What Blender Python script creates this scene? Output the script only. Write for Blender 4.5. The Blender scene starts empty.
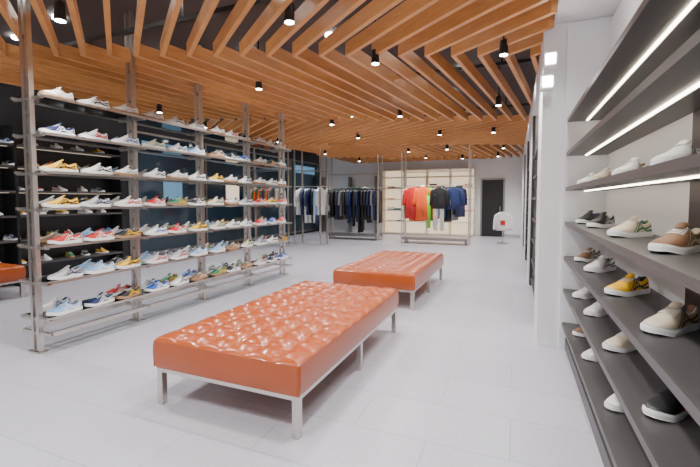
import bpy, math, random
import numpy as np
from mathutils import Vector, Matrix
random.seed(7)
S=bpy.context.scene
COL=S.collection

# ---------------- materials ----------------
def nm(name):
    m=bpy.data.materials.new(name); m.use_nodes=True
    return m, m.node_tree.nodes, m.node_tree.links, m.node_tree.nodes['Principled BSDF']
def mat(name,c,rough=.5,metal=0,emis=None,es=0,coat=0,noise=0,nscale=8,bump=0,stretch=None):
    m,N,L,b=nm(name)
    b.inputs['Base Color'].default_value=(*c,1); b.inputs['Roughness'].default_value=rough
    b.inputs['Metallic'].default_value=metal
    if coat: b.inputs['Coat Weight'].default_value=coat
    if emis: 
        b.inputs['Emission Color'].default_value=(*emis,1); b.inputs['Emission Strength'].default_value=es
    if noise or bump:
        tc=N.new('ShaderNodeTexCoord'); mp=N.new('ShaderNodeMapping'); L.new(tc.outputs['Object'],mp.inputs['Vector'])
        if stretch: mp.inputs['Scale'].default_value=stretch
        nt=N.new('ShaderNodeTexNoise'); nt.inputs['Scale'].default_value=nscale; nt.inputs['Detail'].default_value=5
        L.new(mp.outputs[0],nt.inputs['Vector'])
        if noise:
            mx=N.new('ShaderNodeMix'); mx.data_type='RGBA'
            mx.inputs[6].default_value=(*[max(0,x*(1-noise)) for x in c],1)
            mx.inputs[7].default_value=(*[min(1,x*(1+noise)) for x in c],1)
            L.new(nt.outputs['Fac'],mx.inputs[0]); L.new(mx.outputs[2],b.inputs['Base Color'])
        if bump:
            bp=N.new('ShaderNodeBump'); bp.inputs['Strength'].default_value=bump; bp.inputs['Distance'].default_value=.01
            L.new(nt.outputs['Fac'],bp.inputs['Height']); L.new(bp.outputs[0],b.inputs['Normal'])
    return m
M={}
M['white_wall']=mat('white_wall',(.80,.80,.81),.6,noise=.03,nscale=3)
M['white_ceil']=mat('white_ceil',(.8,.8,.81),.7)
M['dark_ceil']=mat('dark_ceil',(.085,.075,.075),.8,noise=.15,nscale=2)
M['dark_wall']=mat('dark_wall',(.02,.02,.024),.4,noise=.3,nscale=3)
M['wood']=mat('slat_wood',(.66,.30,.095),.42,noise=.25,nscale=5,stretch=(1,1,6))
M['leather']=mat('orange_leather',(.36,.066,.009),.28,coat=.2,noise=.15,nscale=5,bump=.12)
M['steel']=mat('brushed_steel',(.62,.58,.54),.3,1,noise=.08,nscale=30)
M['steel_dk']=mat('steel_dark',(.32,.30,.29),.35,1)
M['shelf']=mat('shelf_dark_wood',(.07,.065,.065),.42,noise=.45,nscale=6,stretch=(1,.3,8),bump=.15)
M['darkwood']=mat('dark_panel',(.04,.033,.033),.5,noise=.5,nscale=10,stretch=(1,.25,4))
M['black']=mat('black_metal',(.012,.012,.013),.35)
M['led']=mat('led_strip',(1,1,1),.5,emis=(1,.88,.70),es=14)
M['lamp']=mat('lamp_face',(1,1,1),.5,emis=(1,.96,.9),es=40)
M['warm']=mat('warm_backlight',(.9,.8,.65),.5,emis=(1,.8,.55),es=.9)
M['cyan']=mat('cyan_window_glow',(.05,.1,.14),.3,emis=(.3,.65,1),es=.4)  # sign band glow; emission also stands in for bluish window reflections
M['cream']=mat('cream_board',(.66,.59,.48),.5)
M['gap']=mat('recess_grey',(.45,.44,.44),.6)
# glass
m,N,L,b=nm('clear_glass'); out=N['Material Output']
tr=N.new('ShaderNodeBsdfTransparent'); tr.inputs[0].default_value=(.80,.90,.89,1)
gl=N.new('ShaderNodeBsdfGlossy'); gl.inputs['Roughness'].default_value=.06
fr=N.new('ShaderNodeFresnel'); fr.inputs[0].default_value=1.7
mx=N.new('ShaderNodeMixShader'); L.new(fr.outputs[0],mx.inputs[0]); L.new(tr.outputs[0],mx.inputs[1]); L.new(gl.outputs[0],mx.inputs[2])
L.new(mx.outputs[0],out.inputs[0])
M['glass']=m
M['winglass']=mat('dark_window_glass',(.02,.04,.06),.06,0)
# floor tiles
m,N,L,b=nm('grey_floor_tile')
tc=N.new('ShaderNodeTexCoord'); br=N.new('ShaderNodeTexBrick'); L.new(tc.outputs['Object'],br.inputs['Vector'])
br.offset=.5; br.inputs['Scale'].default_value=1; br.inputs['Brick Width'].default_value=.9; br.inputs['Row Height'].default_value=.45
br.inputs['Mortar Size'].default_value=.004; br.inputs['Mortar Smooth'].default_value=.2
br.inputs['Color1'].default_value=(.44,.43,.485,1); br.inputs['Color2'].default_value=(.485,.475,.53,1); br.inputs['Mortar'].default_value=(.34,.34,.38,1)
nt=N.new('ShaderNodeTexNoise'); nt.inputs['Scale'].default_value=35; nt.inputs['Detail'].default_value=6; L.new(tc.outputs['Object'],nt.inputs['Vector'])
mr=N.new('ShaderNodeMapRange'); mr.inputs[3].default_value=.86; mr.inputs[4].default_value=1.14; L.new(nt.outputs['Fac'],mr.inputs[0])
vm=N.new('ShaderNodeVectorMath'); vm.operation='SCALE'; L.new(br.outputs['Color'],vm.inputs[0]); L.new(mr.outputs[0],vm.inputs['Scale']); L.new(vm.outputs[0],b.inputs['Base Color'])
b.inputs['Roughness'].default_value=.34
M['floor']=m
COLS={'c_white':(.85,.85,.83),'c_black':(.012,.012,.014),'c_red':(.6,.015,.015),'c_yellow':(.9,.5,.01),'c_blue':(.02,.10,.5),
 'c_navy':(.012,.025,.10),'c_silver':(.5,.5,.52),'c_grey':(.2,.2,.21),'c_green':(.02,.2,.09),'c_cream':(.7,.6,.44),'c_tan':(.25,.13,.07),
 'c_orange':(.95,.12,.015),'c_teal':(.01,.14,.13),'c_lime':(.25,.65,.03),'c_gum':(.35,.2,.1),'c_ltblue':(.25,.47,.78),'c_lining':(.16,.155,.155)}
for k,c in COLS.items(): M[k]=mat(k,c,.5)

# ---------------- mesh builder ----------------
class MB:
    def __init__(s): s.v=[];s.f=[];s.m=[];s.sm=[];s.mats=[];s.n=0
    def mi(s,k):
        if k not in s.mats: s.mats.append(k)
        return s.mats.index(k)
    def add(s,v,f,k,smooth=False):
        n=s.n; s.v.extend([tuple(p) for p in v]); s.n+=len(v)
        ks=isinstance(k,(list,tuple))
        for i,q in enumerate(f):
            s.f.append(tuple(n+a for a in q)); s.m.append(s.mi(k[i] if ks else k)); s.sm.append(smooth)
    def box(s,x0,x1,y0,y1,z0,z1,k,rot=0):
        v=[(x,y,z) for z in(z0,z1) for y in(y0,y1) for x in(x0,x1)]
        if rot:
            cx,cy=(x0+x1)/2,(y0+y1)/2; c,sn=math.cos(rot),math.sin(rot)
            v=[(cx+(x-cx)*c-(y-cy)*sn,cy+(x-cx)*sn+(y-cy)*c,z) for x,y,z in v]
        s.add(v,[(0,2,3,1),(4,5,7,6),(0,1,5,4),(2,6,7,3),(0,4,6,2),(1,3,7,5)],k)
    def tube(s,p0,p1,r0,r1,k,n=12,caps=True):
        p0=Vector(p0);p1=Vector(p1);d=(p1-p0).normalized()
        a=d.orthogonal().normalized();b=d.cross(a)
        v=[]
        for p,r in((p0,r0),(p1,r1)):
            for i in range(n):
                t=2*math.pi*i/n; v.append(p+a*(r*math.cos(t))+b*(r*math.sin(t)))
        f=[(i,(i+1)%n,n+(i+1)%n,n+i) for i in range(n)]
        s.add(v,f,k,True)
        if caps: s.add(v,[tuple(range(n))[::-1],tuple(range(n,2*n))],k)
    def build(s,name,parent=None,bevel=0):
        me=bpy.data.meshes.new(name); me.from_pydata(s.v,[],s.f)
        for k in s.mats: me.materials.append(M[k])
        me.polygons.foreach_set('material_index',s.m); me.polygons.foreach_set('use_smooth',s.sm); me.update()
        o=bpy.data.objects.new(name,me); COL.objects.link(o)
        if parent: o.parent=parent
        if bevel:
            md=o.modifiers.new('bevel','BEVEL'); md.width=bevel; md.segments=2; md.limit_method='ANGLE'
        return o
def empty(name,loc=(0,0,0)):
    o=bpy.data.objects.new(name,None); COL.objects.link(o); o.empty_display_size=.1
    return o
def one(name,args,k,bevel=0,parent=None):
    b=MB(); b.box(*args,k); return b.build(name,parent,bevel)

YB=16.3; YF=-1.2; XL=-8.2; XR=.80; ZC=3.5
# ---------------- shell ----------------
one('floor',(XL,XR,YF,YB,-.1,0),'floor')
one('ceiling',(XL,.30,YF,YB,ZC,ZC+.1),'dark_ceil')
one('ceiling_soffit',(.30,XR,YF,YB,3.02,ZC+.1),'white_ceil')
one('wall_right',(XR,XR+.1,YF,YB,0,ZC+.1),'white_wall')
one('wall_back',(XL,XR+.1,YB,YB+.1,0,ZC+.1),'white_wall')
b=MB()
b.box(XL-.1,XL,YF,YB,0,ZC+.1,'dark_wall')
b.build('wall_left')
# left windows
for i in range(4):
    y0=6.6+i*2.35; b=MB()
    b.box(XL+.01,XL+.05,y0+.06,y0+2.25,.15,2.95,'winglass')
    for yy in(y0,y0+2.25): b.box(XL+.005,XL+.09,yy,yy+.06,.08,3.0,'steel_dk')
    b.box(XL+.005,XL+.09,y0+.06,y0+2.25,2.95,3.0,'steel_dk'); b.box(XL+.005,XL+.09,y0+.06,y0+2.25,.08,.15,'steel_dk')
    b.box(XL+.055,XL+.075,y0+.3,y0+2.0,2.5,2.8,'cyan')
    b.box(XL+.055,XL+.075,y0+.9,y0+1.5,1.2,1.9,'warm' if i in(1,) else 'cyan')  # glowing panel imitates bluish or, in one window, warm reflections in the glass
    b.build('window_%d'%(i+1))
# right pilasters with recesses between
for i,(y0,y1) in enumerate([(4.22,4.85),(7.2,7.7),(10.2,10.7),(13.2,YB)]):
    one('wall_right_pilaster_%d'%(i+1),(.22,XR,y0,y1,0,3.02),'white_wall')
for i,(y0,y1) in enumerate([(4.85,7.2),(7.7,10.2),(10.7,13.2)]):
    b=MB()
    b.box(.62,.78,y0+.01,y1-.01,.0,2.75,'darkwood')
    for z in(.1,.42,.75,1.08,1.4,1.73,2.05): b.box(.26,.62,y0+.01,y1-.01,z,z+.035,'shelf')
    b.box(.24,.28,y0+.01,y0+.06,0,2.75,'darkwood');b.box(.24,.28,y1-.06,y1-.01,0,2.75,'darkwood')
    b.box(.22,.78,y0+.01,y1-.01,2.75,3.01,'white_wall')
    b.box(.4,.42,y0+.1,y1-.1,2.735,2.75,'led')
    b.build('recessed_wall_shelf')
# ---------------- slatted ceiling ----------------
th=math.radians(22.4); A=(-math.sin(th),math.cos(th)); B=(math.cos(th),math.sin(th))
def ab(a,bb): return (A[0]*a+B[0]*bb, A[1]*a+B[1]*bb)
def clip(p,q,x0,x1,y0,y1):
    t0,t1=0,1; dx,dy=q[0]-p[0],q[1]-p[1]
    for pp,qq in((-dx,p[0]-x0),(dx,x1-p[0]),(-dy,p[1]-y0),(dy,y1-p[1])):
        if abs(pp)<1e-9:
            if qq<0: return None
        else:
            r=qq/pp
            if pp<0: t0=max(t0,r)
            else: t1=min(t1,r)
    if t0>=t1-1e-4: return None
    return (p[0]+dx*t0,p[1]+dy*t0),(p[0]+dx*t1,p[1]+dy*t1),t0,t1
b=MB()
Lk=3.5; ks=[4.4+Lk*j for j in range(-2,5)]
tan=math.tan(math.radians(30)); hw=.023; zb,zt=2.95,3.09
for k in range(-60,60):
    b0=k*.285
    for j in range(len(ks)-1):
        def off(i): return 0 if i%2==1 else -Lk*tan
        P=ab(ks[j],b0+off(j)); Q=ab(ks[j+1],b0+off(j+1))
        r=clip(P,Q,-6.35,.27,YF+.05,YB-.3)
        if not r: continue
        p,q=r[0],r[1]
        dl=math.hypot(q[0]-p[0],q[1]-p[1])
        if dl<.05: continue
        bx,by=B[0]*hw/math.cos(math.radians(30)),B[1]*hw/math.cos(math.radians(30))
        v=[]
        for z in(zb,zt):
            for pt in(p,q):
                v.append((pt[0]-bx,pt[1]-by,z)); v.append((pt[0]+bx,pt[1]+by,z))
        b.add(v,[(0,2,3,1),(4,5,7,6),(0,1,5,4),(2,6,7,3),(0,4,6,2),(1,3,7,5)],'wood')
b.build('wooden_ceiling_slats')
b=MB()  # carriers
for y in(.5,3,5.5,8,10.5,13,15.5): b.box(-6.35,.27,y,y+.04,3.105,3.15,'black')
for y in(.5,3,5.5,8,10.5,13,15.5):
    for x in(-6,-3,-.2): b.box(x,x+.02,y+.01,y+.03,3.15,ZC,'black')
b.build('ceiling_slat_carrier')
# ---------------- spotlights ----------------
pos=[]
for y in(.6,2.6,4.6,6.8,9.2,11.8,14.4):
    for x in(-5.6,-3.2,-1.7,-.35):
        pos.append((x+random.uniform(-.3,.3),y+random.uniform(-.5,.5)))
for i,(x,y) in enumerate(pos):
    e=empty('track_spotlight'); b=MB()
    b.tube((x,y,2.98),(x,y,ZC),.012,.012,'black',8)
    b.tube((x,y,2.86),(x,y,3.0),.045,.04,'black',16)
    b.tube((x,y,2.856),(x,y,2.862),.038,.038,'lamp',16)
    b.build('can',e)
    ld=bpy.data.lights.new('spot','SPOT'); ld.energy=150; ld.spot_size=math.radians(145); ld.spot_blend=.9; ld.shadow_soft_size=.07; ld.color=(1,.975,.96)
    lo=bpy.data.objects.new('spot_lamp',ld); COL.objects.link(lo); lo.location=(x,y,2.78); lo.parent=e
# ceiling recessed downlights
b=MB()
for y in np.arange(.5,16,1.3):
    for x in(-5.9,-4.6,-3.5,-2.4,-.9):
        xx=x+random.uniform(-.3,.3); yy=y+random.uniform(-.4,.4)
        b.tube((xx,yy,ZC-.03),(xx,yy,ZC-.001),.06,.06,'lamp',14)
b.build('recessed_downlights')
b=MB()
for y in(1.8,3.4,5.4,8,11): b.tube((.55,y,3.0),(.55,y,3.019),.05,.05,'lamp',14)
b.build('soffit_downlights')
for y in(1.8,3.4,6,9,12):
    ld=bpy.data.lights.new('soffit_spot','SPOT'); ld.energy=40; ld.spot_size=math.radians(130); ld.spot_blend=.8; ld.shadow_soft_size=.05
    lo=bpy.data.objects.new('soffit_spot_lamp',ld); COL.objects.link(lo); lo.location=(.2 if y>4 else .36,y,2.95)
# left zone lights
for y in(3,7,11,14.5):
    ld=bpy.data.lights.new('aisle_lamp','SPOT'); ld.energy=90; ld.spot_size=math.radians(140); ld.spot_blend=.8; ld.shadow_soft_size=.08; ld.color=(.85,.93,1)
    e=empty('ceiling_spotlight'); b=MB(); b.tube((-7.1,y,3.3),(-7.1,y,ZC),.05,.05,'black',14); b.tube((-7.1,y,3.294),(-7.1,y,3.3),.04,.04,'lamp',14); b.build('can',e)
    lo=bpy.data.objects.new('lamp',ld); COL.objects.link(lo); lo.location=(-7.1,y,3.26); lo.parent=e
# wall box fixtures on right pilaster front
for x,z in((.27,2.60),(.25,2.40)):
    e=empty('wall_spotlight_box'); b=MB()
    b.box(x-.055,x+.055,4.06,4.17,z,z+.13,'white_ceil'); b.box(x-.02,x+.02,4.17,4.219,z+.04,z+.09,'steel'); b.box(x-.04,x+.04,4.055,4.0599,z+.02,z+.11,'lamp')
    b.build('housing',e,.005)

# ---------------- tufted benches ----------------
def bench(x0,x1,y0,y1):
    e=empty('tufted_leather_bench')
    nx,ny=6,11; rs=10
    W,Ln=x1-x0,y1-y0; zb,ztop=.255,.465; r=.035
    b=MB(); gx=nx*rs; gy=ny*rs; v=[]
    for j in range(gy+1):
        for i in range(gx+1):
            u=i/gx*nx; w=j/gy*ny
            h=(abs(math.sin(math.pi*u))*abs(math.sin(math.pi*w)))**.55
            seam=.5*(abs(math.sin(math.pi*u))**.5+abs(math.sin(math.pi*w))**.5)
            ed=min(i/gx*W,(1-i/gx)*W,j/gy*Ln,(1-j/gy)*Ln)
            fall=0 if ed>r else r-math.sqrt(max(0,r*r-(r-ed)**2))
            inn=min(1,ed/.06)
            z=ztop+.012-(.034*(1-h)+.012*(1-seam))*inn-fall
            v.append((x0+i/gx*W,y0+j/gy*Ln,z))
    f=[]
    for j in range(gy):
        for i in range(gx):
            a=j*(gx+1)+i; f.append((a,a+1,a+gx+2,a+gx+1))
    b.add(v,f,'leather',True)
    loop=[i for i in range(gx+1)]+[(j+1)*(gx+1)-1 for j in range(1,gy+1)]+[gy*(gx+1)+i for i in range(gx-1,-1,-1)]+[j*(gx+1) for j in range(gy-1,0,-1)]
    n=len(loop); sv=[]
    cx,cy=(x0+x1)/2,(y0+y1)/2
    levels=[(None,0),(zb+.16,.004),(zb+.10,.006),(zb+.03,.003),(zb,-.008)]
    for z,o in levels:
        for q in loop:
            p=v[q]; dx=p[0]-cx; dy=p[1]-cy
            sx=o if abs(abs(dx)-W/2)<1e-5 else 0; sy=o if abs(abs(dy)-Ln/2)<1e-5 else 0
            sv.append((p[0]+math.copysign(1,dx)*sx ,p[1]+math.copysign(1,dy)*sy, p[2] if z is None else z))
    sf=[]
    for l in range(len(levels)-1):
        for i in range(n):
            sf.append((l*n+i,(l+1)*n+i,(l+1)*n+(i+1)%n,l*n+(i+1)%n))
    b.add(sv,sf,'leather',True)
    b.box(x0+.01,x1-.01,y0+.01,y1-.01,zb-.001,zb+.01,'leather')
    for i in range(1,nx):
        for j in range(1,ny):
            px,py=x0+i/nx*W,y0+j/ny*Ln
            b.tube((px,py,ztop-.037),(px,py,ztop-.024),.012,.006,'leather',8)
    for sx in(x0,x1):
        for sy in(y0,y1): b.tube((sx+math.copysign(.001,sx-cx),sy+math.copysign(.001,sy-cy),zb+.01),(sx,sy,ztop-.04),.004,.004,'leather',6)
    b.build('cushion',e)
    fb=MB(); t=.045
    for yy in(y0+.01,(y0+y1)/2-t/2,y1-.01-t):
        for xx in(x0+.01,x1-.01-t): fb.box(xx,xx+t,yy,yy+t,0,zb-.02,'steel')
    for xx in(x0+.01,x1-.01-t): fb.box(xx,xx+t,y0+.01,y1-.01,zb-.028,zb-.001,'steel')
    for yy in(y0+.01,(y0+y1)/2-t/2,y1-.01-t): fb.box(x0+.05,x1-.05,yy,yy+t,zb-.028,zb-.001,'steel')
    fb.build('steel_frame',e,.003)
bench(-2.26,-1.13,1.97,4.08)
bench(-2.27,-1.15,4.92,7.1)
bench(-7.35,-6.5,1.6,3.5)

# ---------------- sneaker ----------------
def sm(a,b_,x):
    t=min(1,max(0,(x-a)/(b_-a))); return t*t*(3-2*t)
def interp(x,pts):
    return float(np.interp(x,[p[0] for p in pts],[p[1] for p in pts]))
WP=[(0,.016),(.02,.023),(.06,.030),(.15,.034),(.35,.034),(.5,.038),(.62,.044),(.75,.047),(.84,.044),(.91,.037),(.96,.027),(.99,.016),(1,.012)]
TP=[(0,.078),(.05,.088),(.10,.084),(.2,.068),(.30,.066),(.38,.078),(.45,.092),(.5,.090),(.6,.077),(.72,.062),(.85,.052),(.94,.044),(.98,.036),(1,.030)]
SL=.28
def lift(t): return .012*sm(.78,1,t)+.003*(1-sm(0,.08,t))
def surf(t,s):
    s=min(.999999,max(-.999999,s)) if abs(s)>1 else s
    x=-SL/2+t*SL; w=interp(t,WP); h=interp(t,TP); z0=.022+lift(t)
    yc=.007*math.sin(math.pi*t)-.004
    col=sm(.03,.07,t)*(1-sm(.38,.45,t)); a=abs(s)
    ang=(1-a)*math.pi/2
    ya=w*max(0,math.cos(ang))**.75*(1 if s>0 else -1) if a>1e-6 else 0
    za=z0+(h-z0)*max(0,math.sin(ang))**.8
    if a>.5:
        q=(1-a)/.5; yo=w*(1-.28*q)*(1 if s>0 else -1); zo=z0+(h-z0)*q
    else:
        q=a/.5; yo=w*.62*min(1,q**.5)*(1 if s>=0 else -1); zo=z0+.010+(h-z0-.012)*q**5
    return Vector((x,yc+ya*(1-col)+yo*col, za*(1-col)+zo*col))
def sneaker_base():
    Ns=32; Mi=17
    V=[];F=[];R=[]
    def tt(i,n):
        t=i/(n-1); t=.5-.5*math.cos(math.pi*t)*.6-.5*(1-2*t)*.4
        return min(1,max(0,t))
    TS=[tt(i,Ns) for i in range(Ns)]
    for t in TS:
        for j in range(Mi): V.append(tuple(surf(t,j/(Mi-1)*2-1)))
    for i in range(Ns-1):
        for j in range(Mi-1):
            a=i*Mi+j; F.append((a,a+Mi,a+Mi+1,a+1))
            t=(TS[i]+TS[i+1])/2; jj=min(j,Mi-2-j)
            r='upper'
            if jj>=4 and .05<t<.42: r='lining'
            elif t<.06 and jj>=1: r='stripe'
            R.append(r)
    F.append(tuple(range(Mi))); R.append('stripe')
    F.append(tuple((Ns-1)*Mi+j for j in range(Mi))[::-1]); R.append('upper')
    def ribbon(pts,w,role,n=8,off=.0015):
        base=len(V)
        for q in range(n+1):
            f=q/n*(len(pts)-1); i=min(int(f),len(pts)-2); g=f-i
            t=pts[i][0]*(1-g)+pts[i+1][0]*g; s=pts[i][1]*(1-g)+pts[i+1][1]*g
            for dt,ds in((-w[0],-w[1]),(w[0],w[1])):
                S2=min(.995,max(-.995,s+ds)); e=.004
                p=surf(t+dt,S2)
                du=surf(t+dt+e,S2)-surf(t+dt-e,S2); dv=surf(t+dt,S2+e)-surf(t+dt,S2-e)
                nn=du.cross(dv)
                if nn.length>1e-12: nn.normalize()
                c=Vector((p.x,0,.03)); 
                if nn.dot(p-c)<0: nn=-nn
                V.append(tuple(p+nn*off))
        for q in range(n):
            a=base+2*q; F.append((a,a+1,a+3,a+2)); R.append(role)
    for sg in(1,-1):
        ribbon([(.68,sg*.96),(.58,sg*.72),(.48,sg*.42)],(.016,0),'stripe')
        ribbon([(.59,sg*.96),(.50,sg*.74),(.44,sg*.52)],(.016,0),'stripe')
        ribbon([(.09,sg*.72),(.25,sg*.76),(.42,sg*.82),(.60,sg*.97)],(.005,.05),'stripe',10)
        ribbon([(.08,sg*.92),(.25,sg*.90),(.38,sg*.72),(.46,sg*.5)],(.005,.05),'stripe',10)
    for t in(.49,.53,.57,.61,.65): ribbon([(t,-.36),(t,0),(t,.36)],(.008,0),'lace',8,.0035)
    n0=len(V); K=Ns
    for lvl in range(4):
        for side in(1,-1):
            for i in range(K):
                t=TS[i]
                w=interp(t,WP)+(.004,.006,.005,.000)[lvl]-.001; x=-SL/2+t*SL
                x*= (1.02,1.03,1.025,1.0)[lvl]
                yc=.007*math.sin(math.pi*t)-.004
                z=(0,.008,.022,.026)[lvl]+lift(t)*(1 if lvl else .9)
                V.append((x,yc+side*w,z))
    def idx(l,s,i): return n0+l*2*K+s*K+i
    for l in range(3):
        for s_ in range(2):
            for i in range(K-1):
                q=(idx(l,s_,i),idx(l,s_,i+1),idx(l+1,s_,i+1),idx(l+1,s_,i))
                F.append(q if s_ else q[::-1]); R.append('sole')
        F.append((idx(l,0,0),idx(l,1,0),idx(l+1,1,0),idx(l+1,0,0))); R.append('sole')
        F.append((idx(l,1,K-1),idx(l,0,K-1),idx(l+1,0,K-1),idx(l+1,1,K-1))); R.append('sole')
    for i in range(K-1):
        F.append((idx(0,0,i),idx(0,1,i),idx(0,1,i+1),idx(0,0,i+1))); R.append('sole')
        F.append((idx(3,0,i),idx(3,0,i+1),idx(3,1,i+1),idx(3,1,i))); R.append('sole')
    n0=len(V)
    for (x,z,hw) in((-.028,.104,.017),(-.012,.094,.018),(.012,.084,.014)):
        for y in(-hw,0,hw):
            V.append((x,y+.003,z+(.004 if y==0 else 0))); V.append((x+.006,y+.003,z+(.006 if y==0 else .002)))
    for a in range(2):
        for c in range(2):
            p=n0+a*6+c*2
            F.append((p,p+6,p+8,p+2)); R.append('lining')
            F.append((p+1,p+3,p+9,p+7)); R.append('upper')
    for c in range(2):
        p=n0+c*2; F.append((p,p+2,p+3,p+1)); R.append('upper')
    for a in range(2):
        p=n0+a*6; F.append((p,p+1,p+7,p+6)); R.append('upper'); p+=4; F.append((p,p+6,p+7,p+1)); R.append('upper')
    return np.array(V),F,R
SV,SF,SR=sneaker_base()
def add_shoe(mb,x,y,z,ang,upper,stripe,sole='c_white',lace=None,scale=1):
    c,s=math.cos(ang),math.sin(ang)
    V=SV*scale
    P=np.stack([x+V[:,0]*c-V[:,1]*s,y+V[:,0]*s+V[:,1]*c,z+V[:,2]],1)
    mp={'upper':upper,'stripe':stripe,'sole':sole,'lace':lace or 'c_white','lining':'c_lining'}
    mb.add(P.tolist(),SF,[mp[r] for r in SR],True)
COMBO=[('c_white','c_blue','c_white'),('c_white','c_red','c_white'),('c_white','c_navy','c_white'),('c_silver','c_red','c_white'),('c_black','c_white','c_white'),
 ('c_yellow','c_black','c_white'),('c_navy','c_white','c_white'),('c_red','c_white','c_white'),('c_cream','c_green','c_white'),('c_white','c_silver','c_gum'),
 ('c_blue','c_white','c_white'),('c_black','c_yellow','c_gum'),('c_green','c_yellow','c_gum'),('c_white','c_black','c_white'),('c_silver','c_navy','c_white'),('c_tan','c_cream','c_gum'),('c_ltblue','c_white','c_white'),('c_white','c_green','c_white')]

# ---------------- glass rack (left) ----------------
e=empty('glass_shoe_display_rack')
PY=[2.26,3.31,4.36,5.41,6.47]; PX=-4.05; ZL=[.33,.66,.99,1.33,1.66,2.0,2.33]
b=MB()
for y in PY:
    b.box(PX-.055,PX-.02,y-.02,y+.02,0,ZC-.001,'steel'); b.box(PX+.02,PX+.055,y-.02,y+.02,0,ZC-.001,'steel')
    b.box(PX-.09,PX+.09,y-.04,y+.04,0,.012,'steel')
    for z in ZL: b.box(PX-.2,PX+.2,y-.012,y+.012,z-.035,z-.012,'steel')
    for z in np.arange(.5,2.9,.333): b.box(PX-.02,PX+.02,y-.015,y+.015,z,z+.03,'steel_dk')
b.build('steel_posts',e)
b=MB(); g=MB()
for z in ZL:
    for xx in(PX-.2,PX+.185): b.box(xx,xx+.015,PY[0]-.03,PY[-1]+.03,z-.022,z+.002,'steel')
    for i in range(4): g.box(PX-.183,PX+.183,PY[i]+.02,PY[i+1]-.02,z-.01,z,'glass')
b.box(PX-.2,PX-.17,PY[0],PY[-1],.16,.2,'steel'); b.box(PX+.17,PX+.2,PY[0],PY[-1],.16,.2,'steel')
for y in PY: b.box(PX-.2,PX+.2,y-.012,y+.012,.165,.195,'steel')
b.build('shelf_rails',e); g.build('glass_shelves',e)
s=MB()
for zi,z in enumerate(ZL):
    for i in range(4):
        for k in range(3):
            y=PY[i]+.19+k*.335+random.uniform(-.02,.02)
            cb=random.choice(COMBO)
            if zi==6: cb=random.choice([COMBO[0],COMBO[1],COMBO[2],COMBO[9],COMBO[13],COMBO[4]])
            if zi in(4,) : cb=random.choice([COMBO[9],COMBO[2],COMBO[15],COMBO[5],COMBO[13]])
            add_shoe(s,PX+.115,y,z+.001,-math.pi/2+random.uniform(-.15,.15),*cb,scale=1.08)
            if random.random()<.8:
                cb=random.choice(COMBO); add_shoe(s,PX-.12,y+.05,z+.001,-math.pi/2+random.uniform(-.12,.12),*cb,scale=1.05)
s.build('sneakers',e)

# ---------------- right wall shelf ----------------
e=empty('wall_shoe_shelf')
RZ=[.25,.57,.88,1.20,1.52,1.84,2.15]
XS=.43
b=MB()
for z in RZ: b.box(XS,.755,-1,4.2,z-.035,z,'shelf')
b.box(.46,.755,-1,4.2,0,.10,'shelf')
b.build('shelf_boards',e)
b=MB(); b.box(.757,.79,2.35,4.2,0,3.0,'white_wall'); b.box(.757,.79,-1,2.35,0,3.0,'darkwood'); b.box(.41,.79,4.2,4.218,0,3.0,'white_wall')
b.build('back_panel',e)
b=MB()
for z in RZ[4:]: b.box(.575,.59,-.9,4.15,z-.043,z-.0355,'led')
b.build('led_strips',e)
rows={4:[('c_white','c_grey'),('c_cream','c_grey'),('c_white','c_tan'),('c_white','c_grey'),('c_silver','c_white')],
3:[('c_black','c_navy'),('c_black','c_silver'),('c_cream','c_green'),('c_tan','c_cream'),('c_white','c_red')],
2:[('c_tan','c_white'),('c_white','c_grey'),('c_yellow','c_black'),('c_cream','c_tan'),('c_white','c_blue')],
1:[('c_white','c_silver'),('c_white','c_grey'),('c_cream','c_white'),('c_black','c_red'),('c_white','c_blue')],
0:[('c_tan','c_cream'),('c_white','c_silver'),('c_white','c_cream'),('c_grey','c_white'),('c_white','c_blue')]}
YY=[3.92,3.38,2.62,1.93,1.25]
for zi,row in rows.items():
    for (u,st),y in zip(row,YY):
        s=MB(); add_shoe(s,0,0,0,0,u,st,'c_white','c_white' if u!='c_black' else 'c_black',1.04)
        o=s.build('sneaker'); o.location=(.59,y+random.uniform(-.03,.03),RZ[zi]+.0005); o.rotation_euler=(0,0,math.radians(180+48+random.uniform(-6,6)))

# ---------------- left wall shoe display ----------------
one('wall_partition_left',(-8.19,-7.75,-.5,5.9,0,ZC-.001),'dark_wall')
e=empty('shoe_display_shelf'); b=MB(); s=MB()
for z in(.35,.75,1.15,1.55,1.95,2.3):
    b.box(-7.745,-7.4,.2,5.8,z-.03,z,'shelf'); b.box(-7.6,-7.58,.3,5.7,z-.036,z-.0305,'warm')
    y=.5
    while y<5.6:
        add_shoe(s,-7.55,y,z+.001,random.uniform(-.3,.3),*random.choice(COMBO)); y+=random.uniform(.28,.42)
for y in(.2,2.05,3.9,5.76): b.box(-7.745,-7.4,y,y+.04,0,2.6,'black')
b.build('boards',e); s.build('sneakers',e)

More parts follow.
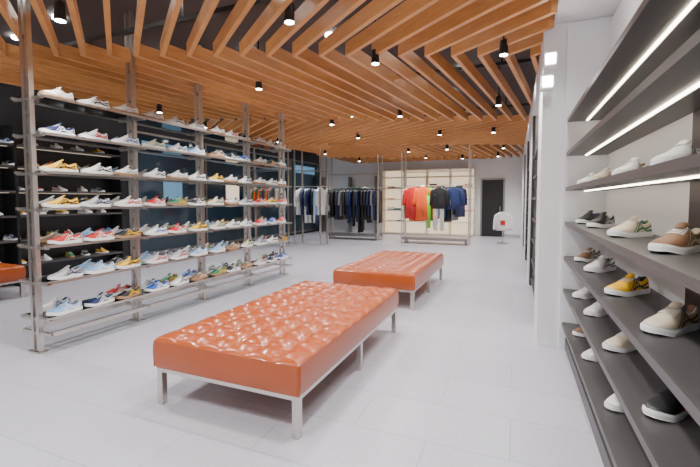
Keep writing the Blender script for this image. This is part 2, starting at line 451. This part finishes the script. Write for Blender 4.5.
# ---------------- clothing ----------------
def garment(mb,x,y,z,ang,kind,k,W=.46,Ln=.68):
    ca,sa=math.cos(ang),math.sin(ang)
    def T(px,py,pz): return (x+px*ca-py*sa,y+px*sa+py*ca,z+pz)
    n=24; ph=random.uniform(0,6)
    def loft(secs,k):
        v=[];f=[]
        for (cx,cz,w,d) in secs:
            for i in range(n):
                t=2*math.pi*i/n
                wob=1+.25*math.sin(5*t+ph+cz*3)*min(1,(-cz)/.3)
                v.append(T(cx+w*math.cos(t),d*math.sin(t)*wob,cz))
        for a in range(len(secs)-1):
            for i in range(n): f.append((a*n+i,(a+1)*n+i,(a+1)*n+(i+1)%n,a*n+(i+1)%n))
        f.append(tuple(range(n))); f.append(tuple((len(secs)-1)*n+i for i in range(n))[::-1])
        mb.add(v,f,k,True)
    if kind=='top':
        loft([(0,0,.055,.03),(0,-.02,.07,.035),(0,-.045,.14,.035),(0,-.075,W/2*.9,.035),(0,-.16,W/2*.93,.045),(0,-.3,W/2*.92,.05),(0,-.5,W/2*.96,.05),(0,-Ln,W/2,.055)],k)
        for sgn in(-1,1): loft([(sgn*W*.40,-.06,.035,.03),(sgn*W*.48,-.12,.06,.038),(sgn*W*.56,-.32,.055,.038),(sgn*W*.60,-.5,.045,.033),(sgn*W*.61,-.58,.038,.03)],k)
    elif kind=='pants':
        loft([(0,-.04,.17,.02),(0,-.1,.18,.035),(0,-.28,.2,.05)],k)
        for sgn in(-1,1): loft([(sgn*.09,-.24,.1,.05),(sgn*.095,-.6,.075,.045),(sgn*.1,-1.3*Ln,.06,.04)],k)
    mb.tube(T(0,0,-.02),T(0,0,.05),.004,.004,'steel',6)
    mb.tube(T(-W*.3,0,-.055),T(W*.3,0,-.055),.006,.006,'steel',6)
def rack(x0,x1,y,items,zr=1.83,base=True):
    e=empty('clothing_rack'); b=MB()
    for xx in(x0,x1):
        for yy in(y-.25,y+.25): b.box(xx-.02,xx+.02,yy-.02,yy+.02,0,ZC-.001,'steel')
    b.tube((x0,y,zr),(x1,y,zr),.012,.012,'steel')
    for xx in(x0,x1): b.box(xx-.012,xx+.012,y-.25,y+.25,zr-.012,zr+.012,'steel')
    for yy in(y-.25,y+.25): b.box(x0,x1,yy-.012,yy+.012,2.3,2.325,'steel')
    if base: b.box(x0+.03,x1-.03,y-.27,y+.27,.12,.2,'steel_dk'); b.box(x0+.03,x1-.03,y-.25,y+.25,0.0,.02,'steel_dk'); [b.box(xx-.02,xx+.02,y-.2,y+.2,.02,.12,'steel_dk') for xx in(x0+.1,x1-.1)]
    b.build('steel_frame',e)
    g=MB()
    for (dx,dy,a,kind,k,W,Ln) in items: garment(g,x0+dx,y+dy,zr-.05,a,kind,k,W,Ln)
    g.build('hanging_clothes',e)
it=[]
cols=['c_cream','c_lime','c_red','c_orange','c_orange','c_red','c_orange','c_orange','c_orange','c_lime','c_teal','c_orange','c_white','c_white','c_navy','c_black','c_navy','c_black','c_grey','c_black','c_navy']
for i,c in enumerate(cols): it.append((.12+i*.085,0,math.pi/2-.3+random.uniform(-.35,.1),'top',c,.5,.85+random.uniform(0,.25)))
it+=[(.34,-.3,.15,'top','c_red',.42,1.0),(.70,-.3,.15,'top','c_orange',.46,1.05),(1.22,-.33,-.1,'top','c_black',.44,.68),(1.66,-.3,-.1,'top','c_navy',.44,.7),(.98,-.26,.1,'pants','c_lime',.4,1),(1.2,-.28,.1,'pants','c_white',.4,1.05)]
rack(-3.4,-1.3,12.9,it,zr=1.86)
it=[]
for i in range(22): it.append((.12+i*.085,0,math.pi/2+random.uniform(-.3,.3),random.choice(['top','top','pants']),random.choice(['c_black','c_black','c_navy','c_grey','c_black']),.46,.9+random.uniform(0,.3)))
rack(-6.3,-4.35,13.3,it)
it=[]
for i in range(10): it.append((.1+i*.08,0,math.pi/2+random.uniform(-.3,.6),random.choice(['top','pants']),random.choice(['c_white','c_navy','c_ltblue','c_black','c_black','c_navy']),.46,.85))
rack(-6.45,-5.55,11.3,it,base=False)
it=[]
for i in range(14): it.append((.1+i*.085,0,math.pi/2+random.uniform(-.3,.6),'top',random.choice(['c_white','c_orange','c_green','c_navy','c_cream','c_grey']),.46,.6))
rack(-7.75,-6.5,10.5,it,base=False)
# small tee stand near back right
e=empty('tshirt_display_stand'); b=MB()
b.tube((-.35,13.8,0),(-.35,13.8,.02),.18,.18,'steel'); b.tube((-.35,13.8,.02),(-.35,13.8,1.02),.015,.015,'steel'); b.tube((-.5,13.8,.99),(-.2,13.8,.99),.01,.01,'steel')
b.build('stand',e); g=MB(); garment(g,-.35,13.74,1.02,0,'top','c_white',.42,.6); g.box(-.42,-.28,13.665,13.675,.6,.75,'c_red'); g.build('tshirt',e)

# ---------------- back wall ----------------
e=empty('lit_wall_shelving'); b=MB(); x0,x1=-5.1,-1.45
b.box(x0,x1,YB-.03,YB-.001,.02,2.6,'warm')
for z in(.02,.5,.95,1.4,1.85,2.3,2.6): b.box(x0,x1,YB-.4,YB-.03,z,z+.04,'cream')
for i in range(5):
    xx=x0+i*(x1-x0)/4; b.box(xx-.025,xx+.025,YB-.4,YB-.03,0,2.64,'cream')
b.build('cabinet',e); g=MB()
for z in(.54,.99,1.44,1.89):
    x=x0+.2
    while x<x1-.3:
        w=.26
        if min(abs(x+w/2-(x0+i*(x1-x0)/4)) for i in range(5))>.19:
            for q in range(random.randint(1,4)): g.box(x,x+w,YB-.36,YB-.08,z+q*.04,z+q*.04+.036,random.choice(['c_white','c_cream','c_teal','c_grey','c_orange','c_black','c_white']))
        x+=random.uniform(.3,.42)
g.build('folded_clothes',e)
b=MB(); b.box(-1.18,-.42,YB-.05,YB-.001,0,2.17,'black'); b.box(-1.24,-1.18,YB-.07,YB-.001,0,2.23,'steel_dk'); b.box(-.42,-.36,YB-.07,YB-.001,0,2.23,'steel_dk'); b.box(-1.18,-.42,YB-.07,YB-.001,2.17,2.23,'steel_dk'); b.tube((-.52,YB-.09,.95),(-.52,YB-.09,1.15),.012,.012,'steel'); b.box(-.53,-.51,YB-.09,YB-.05,1.0,1.02,'steel')
b.build('door_1')
e=empty('wall_display_shelf'); b=MB()
b.box(-7.9,-5.4,YB-.4,YB-.001,1.65,1.7,'steel_dk'); b.box(-7.9,-5.4,YB-.4,YB-.001,.6,.65,'steel_dk')
for x in(-7.9,-6.65,-5.44): b.box(x,x+.04,YB-.4,YB-.001,0,2.4,'steel_dk')
b.build('frame',e); g=MB()
x=-7.75
while x<-5.7:
    for q in range(random.randint(3,6)): g.box(x,x+.26,YB-.36,YB-.08,1.7+q*.045,1.742+q*.045,random.choice(['c_teal','c_teal','c_green','c_black']))
    for q in range(random.randint(3,6)): g.box(x,x+.26,YB-.36,YB-.08,.65+q*.045,.692+q*.045,random.choice(['c_navy','c_grey','c_green','c_black']))
    x+=.36 if abs(x+.5+6.65)>.2 else .45
g.build('folded_clothes',e)
one('baseboard_back',(-.34,.2,YB-.015,YB-.001,0,.1),'gap')

# ---------------- world + camera ----------------
w=bpy.data.worlds.new('world'); S.world=w; w.use_nodes=True
w.node_tree.nodes['Background'].inputs[0].default_value=(.95,.97,1,1); w.node_tree.nodes['Background'].inputs[1].default_value=1.1
cd=bpy.data.cameras.new('cam'); cam=bpy.data.objects.new('camera',cd); COL.objects.link(cam); S.camera=cam
cd.sensor_width=36; cd.lens=36*400/700; cd.shift_y=-12.5/700; cd.clip_start=.02
cam.location=(0,0,1.4); cam.rotation_euler=(math.radians(87),0,th)
